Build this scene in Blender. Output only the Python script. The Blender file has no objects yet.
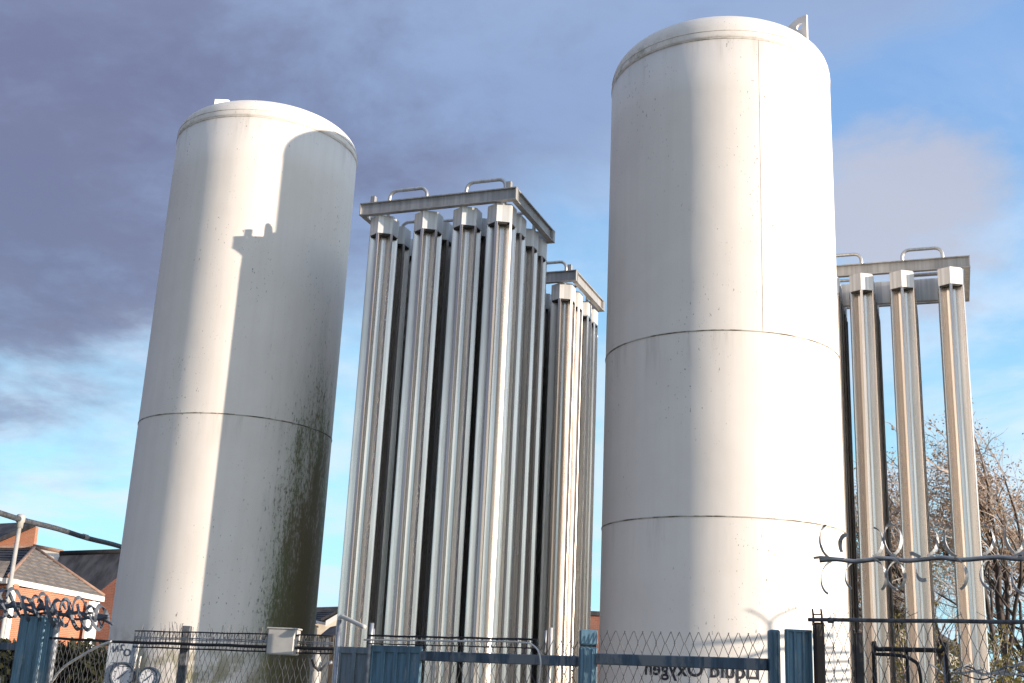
import bpy, bmesh, math, random
from mathutils import Vector, Matrix
random.seed(7)
PI = math.pi
S = bpy.context.scene
COL = S.collection

# ------------------------------------------------------------------ camera
F_PX, PITCH, ROLL = 1163.2, 0.2825, 0.0469
cam_d = bpy.data.cameras.new('camera'); cam = bpy.data.objects.new('camera', cam_d); COL.objects.link(cam)
cam_d.sensor_width = 36.0; cam_d.lens = F_PX * 36.0 / 1024.0; cam_d.clip_start = 0.05; cam_d.clip_end = 9000
fw = Vector((0, math.cos(PITCH), math.sin(PITCH))); up0 = Vector((0, -math.sin(PITCH), math.cos(PITCH))); r0 = Vector((1, 0, 0))
rt = r0 * math.cos(ROLL) + up0 * math.sin(ROLL); upv = up0 * math.cos(ROLL) - r0 * math.sin(ROLL)
m = Matrix((rt, upv, -fw)).transposed().to_4x4(); m.translation = Vector((0, 0, 1.6))
cam.matrix_world = m
S.camera = cam

# ------------------------------------------------------------------ light
SUN_AZ, SUN_EL = math.radians(-24.5), math.radians(6.6)      # azimuth counter-clockwise from +X
sd = Vector((math.cos(SUN_AZ) * math.cos(SUN_EL), math.sin(SUN_AZ) * math.cos(SUN_EL), math.sin(SUN_EL)))
sl = bpy.data.lights.new('sun', 'SUN'); so = bpy.data.objects.new('sun', sl); COL.objects.link(so)
sl.energy = 5.0; sl.angle = math.radians(0.53); sl.color = (1.0, 0.87, 0.73)
so.rotation_euler = (-sd).to_track_quat('-Z', 'Y').to_euler()

W = bpy.data.worlds.new('World'); S.world = W; W.use_nodes = True
def world():
    nt = W.node_tree; nt.nodes.clear(); N = nt.nodes.new; L = nt.links.new
    out = N('ShaderNodeOutputWorld'); bg = N('ShaderNodeBackground'); bg.inputs['Strength'].default_value = 0.14
    L(bg.outputs[0], out.inputs[0])
    sky = N('ShaderNodeTexSky'); sky.sky_type = 'NISHITA'; sky.sun_disc = False
    sky.sun_elevation = SUN_EL; sky.sun_rotation = PI / 2 - SUN_AZ
    sky.air_density = 1.0; sky.dust_density = 0.3; sky.ozone_density = 2.0
    tc = N('ShaderNodeTexCoord'); sep = N('ShaderNodeSeparateXYZ'); L(tc.outputs['Generated'], sep.inputs[0])
    def M(op, a, b=None, c=None, clamp=False):
        n = N('ShaderNodeMath'); n.operation = op; n.use_clamp = clamp
        for i, v in enumerate((a, b, c)):
            if v is None: continue
            if isinstance(v, (int, float)): n.inputs[i].default_value = v
            else: L(v, n.inputs[i])
        return n.outputs[0]
    def SM(v, a, b):
        n = N('ShaderNodeMapRange'); n.interpolation_type = 'SMOOTHSTEP'
        L(v, n.inputs[0]); n.inputs[1].default_value = a; n.inputs[2].default_value = b
        return n.outputs[0]
    X, Y, Z = sep.outputs
    zc = M('MAXIMUM', Z, 0.0)
    den = M('ADD', zc, 0.22)
    px, py = M('DIVIDE', X, den), M('DIVIDE', Y, den)
    cv = N('ShaderNodeCombineXYZ'); L(px, cv.inputs[0]); L(py, cv.inputs[1])
    def noise(scale, detail, rough, off, dist=0.0):
        mp = N('ShaderNodeMapping'); mp.inputs['Location'].default_value = off; L(cv.outputs[0], mp.inputs[0])
        n = N('ShaderNodeTexNoise'); n.inputs['Scale'].default_value = scale; n.inputs['Detail'].default_value = detail
        n.inputs['Roughness'].default_value = rough; n.inputs['Distortion'].default_value = dist; L(mp.outputs[0], n.inputs[0]); return n.outputs[0]
    def RGB(c):
        n = N('ShaderNodeRGB'); n.outputs[0].default_value = (*c, 1); return n.outputs[0]
    def MIX(f, a, b):
        n = N('ShaderNodeMix'); n.data_type = 'RGBA'
        L(f, n.inputs[0]); L(a, n.inputs[6]); L(b, n.inputs[7]); return n.outputs[2]
    # clear sky: the physical sky, paled to blue towards the horizon as the air does
    lowc, highc = RGB((2.55, 5.1, 6.4)), RGB((1.25, 2.35, 4.4))
    clear = MIX(SM(zc, 0.05, 0.50), lowc, highc)
    h = N('ShaderNodeMix'); h.data_type = 'RGBA'; h.inputs[0].default_value = 0.8; L(sky.outputs[0], h.inputs[6]); L(clear, h.inputs[7])
    base = h.outputs[2]
    # thin white scattered clouds
    n2 = noise(2.6, 8, 0.6, (3.1, 1.7, 0.4), 0.3)
    dp = N('ShaderNodeVectorMath'); dp.operation = 'DOT_PRODUCT'; L(tc.outputs['Generated'], dp.inputs[0]); dp.inputs[1].default_value = tuple(sd)
    glow = SM(dp.outputs['Value'], -0.1, 1.0)                      # clouds towards the low sun are lit through
    thin = M('MULTIPLY', SM(n2, 0.38, 0.66), SM(zc, 0.62, 0.05))
    base = MIX(M('MULTIPLY', thin, 0.72), base, MIX(glow, RGB((4.0, 4.3, 5.0)), RGB((19.0, 16.5, 14.0))))
    # a pale rosy cloud
    dq = N('ShaderNodeVectorMath'); dq.operation = 'DOT_PRODUCT'; L(tc.outputs['Generated'], dq.inputs[0]); v = (fw + rt * ((885 - 512) / F_PX) - upv * ((205 - 341.5) / F_PX)).normalized(); dq.inputs[1].default_value = tuple(v)
    n4 = noise(2.3, 7, 0.6, (1.2, 5.0, 0.0), 0.2)
    puff = SM(M('ADD', dq.outputs['Value'], M('MULTIPLY', M('SUBTRACT', n4, 0.5), 0.022)), 0.9945, 0.9992)
    base = MIX(M('MULTIPLY', puff, 0.85), base, RGB((2.6, 2.7, 3.25)))
    # the slate cloud bank: heavy towards the left and overhead, open low down
    n1 = noise(1.05, 7, 0.55, (0.35, 0.2, 0.0), 0.35)
    n3 = noise(3.0, 7, 0.62, (7.0, 2.0, 0.0), 0.25)
    cov = M('MULTIPLY_ADD', n1, 0.9, -0.45)
    cov = M('ADD', cov, M('MULTIPLY_ADD', n3, 0.55, -0.275))
    cov = M('ADD', cov, M('MULTIPLY', M('SUBTRACT', zc, 0.318), 2.5))
    cov = M('ADD', cov, M('MULTIPLY', X, -1.1))
    bank = SM(cov, -0.10, 0.26)
    n5 = noise(5.5, 8, 0.62, (2.0, 9.0, 0.0), 0.35)
    tone = M('ADD', M('ADD', M('MULTIPLY', n3, 0.65), M('MULTIPLY', n5, 0.35)), M('MULTIPLY', M('ADD', X, 0.20), 0.55))
    tone = SM(tone, 0.36, 0.72)
    bc = MIX(tone, RGB((0.86, 0.90, 1.50)), RGB((1.40, 1.90, 3.05)))
    bc = MIX(SM(cov, 0.30, 0.0), bc, RGB((1.9, 2.35, 3.3)))              # thinner, lighter edges
    bc = MIX(M('MULTIPLY', SM(zc, 0.42, 0.80), 0.9), bc, MIX(n5, RGB((1.4, 2.0, 3.2)), RGB((3.0, 3.5, 4.4))))
    fin = MIX(M('MULTIPLY', bank, 0.9), base, bc)
    L(fin, bg.inputs['Color'])
world()

S.view_settings.view_transform = 'Standard'; S.view_settings.look = 'None'
S.view_settings.exposure = 0.58; S.view_settings.gamma = 1.0; S.view_settings.use_curve_mapping = False

# ------------------------------------------------------------------ materials
class NB:
    """small node-building helper for one material"""
    def __init__(s, name):
        s.m = bpy.data.materials.new(name); s.m.use_nodes = True; s.nt = s.m.node_tree
        s.b = s.nt.nodes['Principled BSDF']; s.tc = s.N('ShaderNodeTexCoord')
        s.obj = s.tc.outputs['Object']
    def N(s, t): return s.nt.nodes.new(t)
    def L(s, a, b): s.nt.links.new(a, b)
    def put(s, sock, v):
        if isinstance(v, (int, float)): sock.default_value = v
        elif isinstance(v, tuple): sock.default_value = (*v, 1) if len(v) == 3 and sock.type == 'RGBA' else v
        else: s.L(v, sock)
    def set(s, **k):
        for n, v in k.items(): s.put(s.b.inputs[n.replace('_', ' ')], v)
        return s.m
    def math(s, op, a, b=0.0, clamp=False):
        n = s.N('ShaderNodeMath'); n.operation = op; n.use_clamp = clamp; s.put(n.inputs[0], a); s.put(n.inputs[1], b); return n.outputs[0]
    def sm(s, v, a, b, lo=0.0, hi=1.0):
        n = s.N('ShaderNodeMapRange'); n.interpolation_type = 'SMOOTHSTEP'; s.put(n.inputs[0], v)
        n.inputs[1].default_value = a; n.inputs[2].default_value = b; n.inputs[3].default_value = lo; n.inputs[4].default_value = hi; return n.outputs[0]
    def noise(s, scale, detail=4, rough=0.55, stretch=None, co=None, off=(0, 0, 0)):
        n = s.N('ShaderNodeTexNoise'); n.inputs['Scale'].default_value = scale; n.inputs['Detail'].default_value = detail; n.inputs['Roughness'].default_value = rough
        mp = s.N('ShaderNodeMapping'); mp.inputs['Scale'].default_value = stretch or (1, 1, 1); mp.inputs['Location'].default_value = off
        s.L(co or s.obj, mp.inputs[0]); s.L(mp.outputs[0], n.inputs[0]); return n.outputs[0]
    def mix(s, f, a, b):
        n = s.N('ShaderNodeMix'); n.data_type = 'RGBA'; s.put(n.inputs[0], f); s.put(n.inputs[6], a); s.put(n.inputs[7], b); return n.outputs[2]
    def bump(s, h, strength=0.3, dist=0.01):
        n = s.N('ShaderNodeBump'); n.inputs['Strength'].default_value = strength; n.inputs['Distance'].default_value = dist
        s.L(h, n.inputs['Height']); s.L(n.outputs[0], s.b.inputs['Normal'])
    def sep(s):
        n = s.N('ShaderNodeSeparateXYZ'); s.L(s.obj, n.inputs[0]); return n.outputs

def simple(name, c, rough=0.6, metal=0.0, var=0.25, scale=8.0, stretch=None, bump=0.0):
    q = NB(name); n = q.noise(scale, 5, 0.6, stretch)
    d = tuple(x * (1 - var) for x in c); e = tuple(min(1, x * (1 + var)) for x in c)
    col = q.mix(q.sm(n, 0.3, 0.7), d, e)
    if bump: q.bump(n, bump, 0.01)
    return q.set(Base_Color=col, Roughness=rough, Metallic=metal)

def tank_paint(name, moss_az, moss, seams, rim, dirt):
    q = NB(name); x, y, z = q.sep()
    # white paint, very slightly uneven, with rain streaks running down
    st = q.noise(9, 5, 0.6, (1, 1, 0.05)); mo = q.noise(1.6, 4, 0.6)
    c = q.mix(q.sm(st, 0.35, 0.75), (0.85, 0.775, 0.695), (0.81, 0.735, 0.655))
    c = q.mix(q.sm(mo, 0.35, 0.75, 0, 0.45), c, (0.745, 0.67, 0.59))
    # small dark specks, gathered in patches
    sp = q.noise(55, 2, 0.5, (1, 1, 0.45)); pt = q.noise(1.3, 3, 0.6, (1, 1, 0.5), off=(4, 2, 7))
    c = q.mix(q.math('MULTIPLY', q.sm(sp, 0.67, 0.74), q.sm(pt, 0.42, 0.60, 0, dirt)), c, (0.16, 0.14, 0.11))
    # dirt gathered under the seams
    for zs in seams + [rim]:
        band = q.math('MULTIPLY', q.sm(z, zs - 0.55, zs - 0.02), q.sm(z, zs + 0.02, zs - 0.01))
        dn = q.noise(6, 5, 0.65, (1, 1, 0.10), off=(zs, 0, 0))
        c = q.mix(q.math('MULTIPLY', band, q.sm(dn, 0.5, 0.78, 0, 0.42)), c, (0.27, 0.23, 0.16))
    az = q.math('ARCTAN2', y, x)
    def near(a, w0, w1):   # 1 within w0 of azimuth a, 0 beyond w1
        return q.sm(q.math('COSINE', q.math('SUBTRACT', az, a)), math.cos(w1), math.cos(w0))
    # dark algae on the shoulder
    n5 = q.noise(7, 5, 0.7)
    sh = q.math('MULTIPLY', q.math('MULTIPLY', q.sm(z, rim - 0.10, rim + 0.0), q.sm(z, rim + 0.22, rim + 0.0)), q.sm(n5, 0.42, 0.7))
    c = q.mix(q.math('MULTIPLY', sh, 0.14), c, (0.24, 0.20, 0.13))
    c = q.mix(q.math('MULTIPLY', q.math('MULTIPLY', sh, near(math.radians(-170), 0.5, 0.9)), 0.6), c, (0.10, 0.13, 0.03))
    if moss:
        v1 = q.noise(6, 8, 0.78, (1, 1, 0.13)); v2 = q.noise(42, 6, 0.75, (1, 1, 0.35)); v3 = q.noise(2.2, 4, 0.6, (1, 1, 0.35)); v4 = q.noise(2.6, 5, 0.65, (1, 1, 0.22), off=(5, 1, 2))
        az_f = near(moss_az, math.radians(20), math.radians(82))
        hgt = q.sm(z, 8.0, 2.2, 0.0, 1.0)
        amt = q.math('ADD', q.math('MULTIPLY', az_f, hgt), q.math('MULTIPLY', q.math('SUBTRACT', v1, 0.5), 1.0))
        amt = q.math('ADD', amt, q.math('MULTIPLY', q.math('SUBTRACT', v4, 0.5), 0.7))
        fine = q.math('ADD', amt, q.math('MULTIPLY', q.math('SUBTRACT', v2, 0.5), 2.0))
        film = q.math('MULTIPLY', q.sm(amt, 0.25, 0.80, 0, 0.62), q.sm(az_f, 0.02, 0.35))
        c = q.mix(film, c, (0.42, 0.43, 0.345))
        heavy = q.math('MULTIPLY', q.sm(fine, 0.58, 0.90), q.sm(az_f, 0.10, 0.45))
        g = q.mix(q.sm(v3, 0.40, 0.62), (0.185, 0.145, 0.080), (0.125, 0.170, 0.065))
        c = q.mix(q.math('MULTIPLY', heavy, 0.88), c, g)
        c = q.mix(q.math('MULTIPLY', q.sm(amt, 0.62, 1.02), 0.74), c, (0.170, 0.140, 0.070))
        # scattered dark flecks spreading out from the growth
        fl = q.noise(34, 3, 0.55, (1, 1, 0.30), off=(8, 3, 1))
        c = q.mix(q.math('MULTIPLY', q.sm(fl, 0.645, 0.70), q.sm(amt, 0.10, 0.55, 0, 0.8)), c, (0.12, 0.12, 0.075))
        # yellow-green moss near the foot
        low = q.math('MULTIPLY', q.sm(z, 2.15, 1.45), q.sm(q.noise(3.5, 5, 0.65, off=(3, 3, 3)), 0.44, 0.62))
        c = q.mix(q.math('MULTIPLY', low, 0.75), c, (0.19, 0.17, 0.045))
    q.bump(q.noise(1.5, 3, 0.5, (1, 1, 0.6)), 0.22, 0.03)
    return q.set(Base_Color=c, Roughness=0.62, Specular_IOR_Level=0.3)

def metal(name, c, r0, r1, met):
    q = NB(name); st = q.noise(26, 4, 0.6, (1, 1, 0.02)); bl = q.noise(5, 4, 0.6, (1, 1, 0.07))
    col = q.mix(q.sm(st, 0.3, 0.7), tuple(x * 0.72 for x in c), c)
    col = q.mix(q.sm(bl, 0.48, 0.75, 0, 0.5), col, tuple(x * 0.5 for x in c))
    q.bump(st, 0.05, 0.01)
    return q.set(Base_Color=col, Metallic=met, Roughness=q.sm(bl, 0.3, 0.75, r0, r1))

def peeling(name, c, under, amt):
    q = NB(name); n = q.noise(9, 6, 0.7, (1, 1, 0.25)); s2 = q.noise(30, 5, 0.7, (1, 1, 0.08))
    col = q.mix(q.sm(s2, 0.3, 0.7), tuple(x * 0.65 for x in c), tuple(x * 1.35 for x in c))
    col = q.mix(q.sm(n, amt, amt + 0.1, 0, 0.8), col, under)
    q.bump(n, 0.3, 0.004)
    return q.set(Base_Color=col, Roughness=0.55, Metallic=0.15)

def brick_mat(name, c1, c2, mortar):
    q = NB(name); n = q.N('ShaderNodeTexBrick')
    mp = q.N('ShaderNodeMapping'); mp.inputs['Rotation'].default_value = (PI / 2, 0, 0)
    xx, yy, zz = q.sep(); u = q.math('ADD', xx, yy); cv = q.N('ShaderNodeCombineXYZ'); q.L(u, cv.inputs[0]); q.L(zz, cv.inputs[1])
    q.L(cv.outputs[0], n.inputs[0]); n.inputs['Scale'].default_value = 1.0
    n.inputs['Color1'].default_value = (*c1, 1); n.inputs['Color2'].default_value = (*c2, 1); n.inputs['Mortar'].default_value = (*mortar, 1)
    n.inputs['Brick Width'].default_value = 0.225; n.inputs['Row Height'].default_value = 0.075; n.inputs['Mortar Size'].default_value = 0.008
    big = q.noise(0.6, 4, 0.6)
    col = q.mix(q.sm(big, 0.3, 0.75, 0, 0.4), n.outputs['Color'], tuple(x * 0.55 for x in c1))
    return q.set(Base_Color=col, Roughness=0.85)

MT = {}
MT['tank_a'] = tank_paint('weathered_white_paint', math.radians(2), True, [4.436], 8.3115, 0.8)
MT['tank_b'] = tank_paint('clean_white_paint', 0, False, [3.196, 5.067], 8.411, 0.75)
q = NB('seam_grime'); n = q.noise(5, 5, 0.65)
MT['seam'] = q.set(Base_Color=q.mix(q.sm(n, 0.4, 0.62), (0.50, 0.46, 0.40), (0.13, 0.105, 0.07)), Roughness=0.7)
q = NB('faint_seam_paint'); n = q.noise(4, 5, 0.65)
MT['faintseam'] = q.set(Base_Color=q.mix(q.sm(n, 0.42, 0.66), (0.72, 0.66, 0.60), (0.43, 0.37, 0.30)), Roughness=0.7)
MT['white'] = simple('white_steel_paint', (0.74, 0.70, 0.65), 0.5, 0, 0.08, 6)
MT['alu'] = metal('drawn_aluminium', (0.76, 0.705, 0.655), 0.20, 0.35, 0.80)
MT['cap'] = metal('folded_aluminium_sheet', (0.78, 0.76, 0.73), 0.45, 0.58, 0.35)
MT['beam'] = metal('dull_steel_channel', (0.50, 0.475, 0.45), 0.45, 0.62, 0.5)
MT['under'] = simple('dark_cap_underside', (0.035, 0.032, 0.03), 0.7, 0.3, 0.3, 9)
MT['pipe'] = metal('stainless_pipe', (0.68, 0.65, 0.60), 0.32, 0.45, 0.8)
MT['galv'] = simple('galvanised_steel', (0.30, 0.31, 0.33), 0.5, 0.55, 0.35, 22)
MT['wire'] = simple('weathered_wire', (0.10, 0.10, 0.105), 0.55, 0.5, 0.35, 15)
MT['razor'] = simple('galvanised_barbed_tape', (0.40, 0.40, 0.40), 0.5, 0.35, 0.25, 18)
MT['darkgalv'] = simple('dull_dark_steel', (0.085, 0.09, 0.10), 0.6, 0.3, 0.45, 30)
MT['darkwire'] = simple('dark_barbed_tape', (0.085, 0.10, 0.125), 0.6, 0.15, 0.35, 18)
MT['blue'] = peeling('faded_blue_paint', (0.10, 0.185, 0.245), (0.25, 0.29, 0.31), 0.54)
MT['bluegrey'] = peeling('worn_blue_grey_paint', (0.15, 0.185, 0.21), (0.26, 0.26, 0.26), 0.54)
MT['rail'] = peeling('mottled_blue_rail_paint', (0.06, 0.095, 0.13), (0.20, 0.21, 0.22), 0.46)
MT['rust'] = peeling('rusted_dark_steel', (0.030, 0.018, 0.013), (0.10, 0.045, 0.022), 0.55)
MT['black'] = simple('blackened_steel', (0.022, 0.021, 0.022), 0.55, 0.3, 0.35, 16)
MT['box'] = simple('pale_grey_enclosure', (0.42, 0.40, 0.37), 0.5, 0, 0.10, 14)
MT['cable'] = simple('pale_grey_cable', (0.55, 0.52, 0.48), 0.5, 0, 0.15, 10)
MT['dial'] = simple('gauge_dial', (0.60, 0.60, 0.62), 0.35, 0, 0.05, 10)
MT['bezel'] = simple('gauge_bezel', (0.05, 0.07, 0.10), 0.4, 0.3, 0.2, 10)
MT['ink'] = simple('dark_blue_lettering', (0.025, 0.035, 0.065), 0.6, 0, 0.1, 10)
MT['text'] = simple('black_painted_lettering', (0.03, 0.028, 0.035), 0.6, 0, 0.2, 10)
MT['board'] = simple('pale_gauge_board', (0.34, 0.37, 0.40), 0.6, 0, 0.15, 14)
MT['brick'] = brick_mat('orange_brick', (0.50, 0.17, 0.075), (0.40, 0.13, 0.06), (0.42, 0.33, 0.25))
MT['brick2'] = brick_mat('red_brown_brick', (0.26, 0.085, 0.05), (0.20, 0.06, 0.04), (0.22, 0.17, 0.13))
MT['roof'] = simple('grey_roof_tile', (0.17, 0.145, 0.125), 0.8, 0, 0.3, 3)
MT['slate'] = simple('dark_slate', (0.036, 0.034, 0.038), 0.75, 0, 0.6, 2.5, (1, 0.3, 0.12))
MT['ridge'] = simple('terracotta_ridge', (0.28, 0.17, 0.12), 0.8, 0, 0.2, 4)
MT['cream'] = simple('cream_render', (0.66, 0.58, 0.47), 0.8, 0, 0.08, 2)
MT['upvc'] = simple('white_fascia', (0.78, 0.76, 0.72), 0.5, 0, 0.05, 3)
MT['glass'] = simple('dark_window_glass', (0.03, 0.035, 0.045), 0.08, 0, 0.2, 3)
MT['bark'] = simple('dark_bark', (0.075, 0.058, 0.048), 0.9, 0, 0.4, 12, (1, 1, 0.3))
MT['twig'] = simple('purple_brown_twig', (0.42, 0.35, 0.305), 0.9, 0, 0.35, 5)
MT['stain'] = simple('dark_stained_timber', (0.055, 0.040, 0.028), 0.85, 0, 0.4, 7, (1, 1, 0.12))
MT['concrete'] = simple('concrete', (0.52, 0.465, 0.395), 0.9, 0, 0.2, 4)
def leaf_mat(name, a, b):
    q = NB(name); n = q.noise(2.2, 5, 0.7)
    g = q.N('ShaderNodeNewGeometry')
    col = q.mix(q.math('ADD', q.math('MULTIPLY', g.outputs['Random Per Island'], 0.6), q.math('MULTIPLY', n, 0.4)), a, b)
    q.set(Base_Color=col, Roughness=0.6)
    t = q.N('ShaderNodeBsdfTranslucent'); q.L(col, t.inputs[0]); mx = q.N('ShaderNodeMixShader'); mx.inputs[0].default_value = 0.3
    o = q.nt.nodes['Material Output']; q.L(q.b.outputs[0], mx.inputs[1]); q.L(t.outputs[0], mx.inputs[2]); q.L(mx.outputs[0], o.inputs[0])
    return q.m
MT['leaf_brown'] = leaf_mat('russet_birch_leaf', (0.30, 0.19, 0.11), (0.50, 0.34, 0.21))
MT['leaf_olive'] = leaf_mat('olive_yellow_leaf', (0.13, 0.12, 0.03), (0.34, 0.27, 0.08))
MT['leaf_dark'] = leaf_mat('dark_hedge_leaf', (0.016, 0.022, 0.010), (0.055, 0.055, 0.022))

# ------------------------------------------------------------------ mesh helpers
class MB:
    def __init__(s): s.v = []; s.f = []; s.sm = []
    def add(s, vs, fs, smooth=False):
        o = len(s.v); s.v += [tuple(v) for v in vs]; s.f += [tuple(i + o for i in f) for f in fs]; s.sm += [smooth] * len(fs); return s
    def box(s, c, d, rot=0.0, bev=0.0):
        """a box centred on c with size d; bev chamfers its upright and level edges"""
        bm = bmesh.new(); bmesh.ops.create_cube(bm, size=1)
        for v in bm.verts: v.co = Vector((v.co.x * d[0], v.co.y * d[1], v.co.z * d[2]))
        if bev: bmesh.ops.bevel(bm, geom=list(bm.edges), offset=bev, segments=1, affect='EDGES')
        M_ = Matrix.Translation(c) @ Matrix.Rotation(rot, 4, 'Z')
        bm.verts.index_update(); s.add([M_ @ v.co for v in bm.verts], [[v.index for v in f.verts] for f in bm.faces]); bm.free(); return s
    def lathe(s, prof, seg=24, axis_o=(0, 0, 0), cap=True, smooth=True):
        vs = []; fs = []; n = len(prof)
        for r, z in prof:
            for k in range(seg):
                a = 2 * PI * k / seg; vs.append((axis_o[0] + r * math.cos(a), axis_o[1] + r * math.sin(a), axis_o[2] + z))
        for i in range(n - 1):
            for k in range(seg):
                k2 = (k + 1) % seg; fs.append((i * seg + k, i * seg + k2, (i + 1) * seg + k2, (i + 1) * seg + k))
        if cap: fs.append(tuple(range(seg))[::-1]); fs.append(tuple((n - 1) * seg + k for k in range(seg)))
        return s.add(vs, fs, smooth)
    def tube(s, pts, r, seg=8, smooth=True, caps=True, flat=None):
        """a tube along a polyline; r a number or a list; flat=(w,h) makes a strap"""
        P = [Vector(p) for p in pts]; n = len(P); R = r if isinstance(r, (list, tuple)) else [r] * n
        vs = []; fs = []; prev = None
        for i, p in enumerate(P):
            t = (P[min(i + 1, n - 1)] - P[max(i - 1, 0)]).normalized()
            if prev is None:
                a = Vector((0, 0, 1)) if abs(t.z) < 0.9 else Vector((1, 0, 0)); u = t.cross(a).normalized()
            else:
                u = prev - t * prev.dot(t)
                u = u.normalized() if u.length > 1e-6 else t.orthogonal().normalized()
            prev = u; w = t.cross(u)
            for k in range(seg):
                an = 2 * PI * k / seg; vs.append(p + (u * math.cos(an) + w * math.sin(an)) * R[i])
        for i in range(n - 1):
            for k in range(seg):
                k2 = (k + 1) % seg; fs.append((i * seg + k, i * seg + k2, (i + 1) * seg + k2, (i + 1) * seg + k))
        if caps: fs.append(tuple(range(seg))[::-1]); fs.append(tuple((n - 1) * seg + k for k in range(seg)))
        return s.add(vs, fs, smooth)
    def strap(s, pts, side, w, th):
        """a flat bent strip: width along side vectors, thickness th"""
        P = [Vector(p) for p in pts]; n = len(P); vs = []; fs = []
        for i, p in enumerate(P):
            t = (P[min(i + 1, n - 1)] - P[max(i - 1, 0)]).normalized(); sv = Vector(side[i] if isinstance(side, list) else side)
            sv = (sv - t * sv.dot(t)).normalized(); nv = t.cross(sv)
            ww = w[i] if isinstance(w, list) else w
            for a, b in ((-1, -1), (1, -1), (1, 1), (-1, 1)): vs.append(p + sv * a * ww / 2 + nv * b * th / 2)
        for i in range(n - 1):
            for k in range(4):
                k2 = (k + 1) % 4; fs.append((i * 4 + k, i * 4 + k2, (i + 1) * 4 + k2, (i + 1) * 4 + k))
        fs += [(3, 2, 1, 0), tuple((n - 1) * 4 + k for k in range(4))]
        return s.add(vs, fs)
    def prism(s, poly, z0, z1, smooth=False):
        n = len(poly); vs = [(x, y, z0) for x, y in poly] + [(x, y, z1) for x, y in poly]
        fs = [(k, (k + 1) % n, n + (k + 1) % n, n + k) for k in range(n)] + [tuple(range(n))[::-1], tuple(range(n, 2 * n))]
        return s.add(vs, fs, smooth)
    def slab(s, quad, th):
        """a flat polygon given thickness along its normal (downwards/backwards)"""
        P = [Vector(p) for p in quad]; n = len(P); nv = (P[1] - P[0]).cross(P[2] - P[0]).normalized()
        vs = P + [p - nv * th for p in P]
        fs = [tuple(range(n)), tuple(range(n, 2 * n))[::-1]] + [(k, n + k, n + (k + 1) % n, (k + 1) % n) for k in range(n)]
        return s.add(vs, fs)
    def mesh(s, name, mat):
        me = bpy.data.meshes.new(name); me.from_pydata(s.v, [], s.f); me.polygons.foreach_set('use_smooth', s.sm)
        me.materials.append(mat); me.update(); return me
    def build(s, name, mat, parent=None, loc=None):
        return link(name, s.mesh(name, mat), parent, loc)
def link(name, me, parent=None, loc=None):
    o = bpy.data.objects.new(name, me); COL.objects.link(o)
    if parent: o.parent = parent
    if loc is not None: o.location = loc
    return o
def tag(o, label, cat, group=None):
    o['label'] = label; o['category'] = cat
    if group: o['group'] = group
    return o
def thing(name, label, cat, loc=(0, 0, 0), rz=0.0, group=None):
    o = bpy.data.objects.new(name, None); o.empty_display_size = 0.2; COL.objects.link(o)
    o.location = loc; o.rotation_euler = (0, 0, rz); return tag(o, label, cat, group)
def structure(o): o['kind'] = 'structure'; return o

# ------------------------------------------------------------------ the ground
q = NB('rough_grass_and_gravel'); n1 = q.noise(0.25, 5, 0.6); n2 = q.noise(6, 6, 0.7)
gm = q.set(Base_Color=q.mix(q.sm(n1, 0.42, 0.58), q.mix(n2, (0.10, 0.095, 0.05), (0.16, 0.14, 0.08)), q.mix(n2, (0.26, 0.235, 0.20), (0.38, 0.345, 0.30))), Roughness=0.95)
mb = MB(); mb.add([(-3500, -3500, 0), (3500, -3500, 0), (3500, 3500, 0), (-3500, 3500, 0)], [(0, 1, 2, 3)])
structure(mb.build('ground', gm))
mb = MB(); mb.box((0.9, 14.0, 0.06), (13.0, 8.0, 0.16), math.radians(-20.9), 0.015)
structure(mb.build('concrete_yard', MT['concrete']))

# ------------------------------------------------------------------ storage tanks
def dome_profile(R, rim, h, flange=0.05):
    pr = [(R, rim), (R, rim + flange)]
    for k in range(1, 15):
        t = k / 15 * PI / 2; pr.append((R * math.cos(t) ** 0.85, rim + flange + h * math.sin(t) ** 0.95))
    return pr
def make_tank(label, loc, R, rim, seams, mat, h):
    t = thing('storage_tank', label, 'tank', loc, 0, 'tall white cryogenic storage tanks')
    MB().lathe([(R - 0.35, 0.45), (R - 0.1, 0.55), (R, 0.75)] + [(R, 0.75 + (rim - 0.75) * k / 12) for k in range(1, 13)], 128).build('shell', mat, t)
    pr = dome_profile(R, rim, h); d = MB().lathe([(R + 0.004, rim - 0.03), (R + 0.006, rim + 0.002)] + pr[1:], 128).build('dome', mat, t)
    for zs in seams + [rim - 0.035, rim + 0.06]:
        if zs > rim: MB().lathe([(R - 0.01, -0.004), (R + 0.003, -0.003), (R + 0.003, 0.003), (R - 0.01, 0.004)], 128, (0, 0, zs), cap=False).build('weld_seam', MT['faintseam'], t); continue
        MB().lathe([(R - 0.01, -0.009), (R + 0.005, -0.008), (R + 0.006, 0.004), (R - 0.01, 0.009)], 128, (0, 0, zs), cap=False).build('weld_seam', MT['seam'] if zs < rim - 0.5 else MT['faintseam'], t)
    for k in range(4):
        a = PI / 4 + k * PI / 2
        MB().box((0.85 * R * math.cos(a), 0.85 * R * math.sin(a), 0.40), (0.22, 0.22, 0.66), a, 0.01).build('leg', MT['white'], t)
    return t
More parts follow.
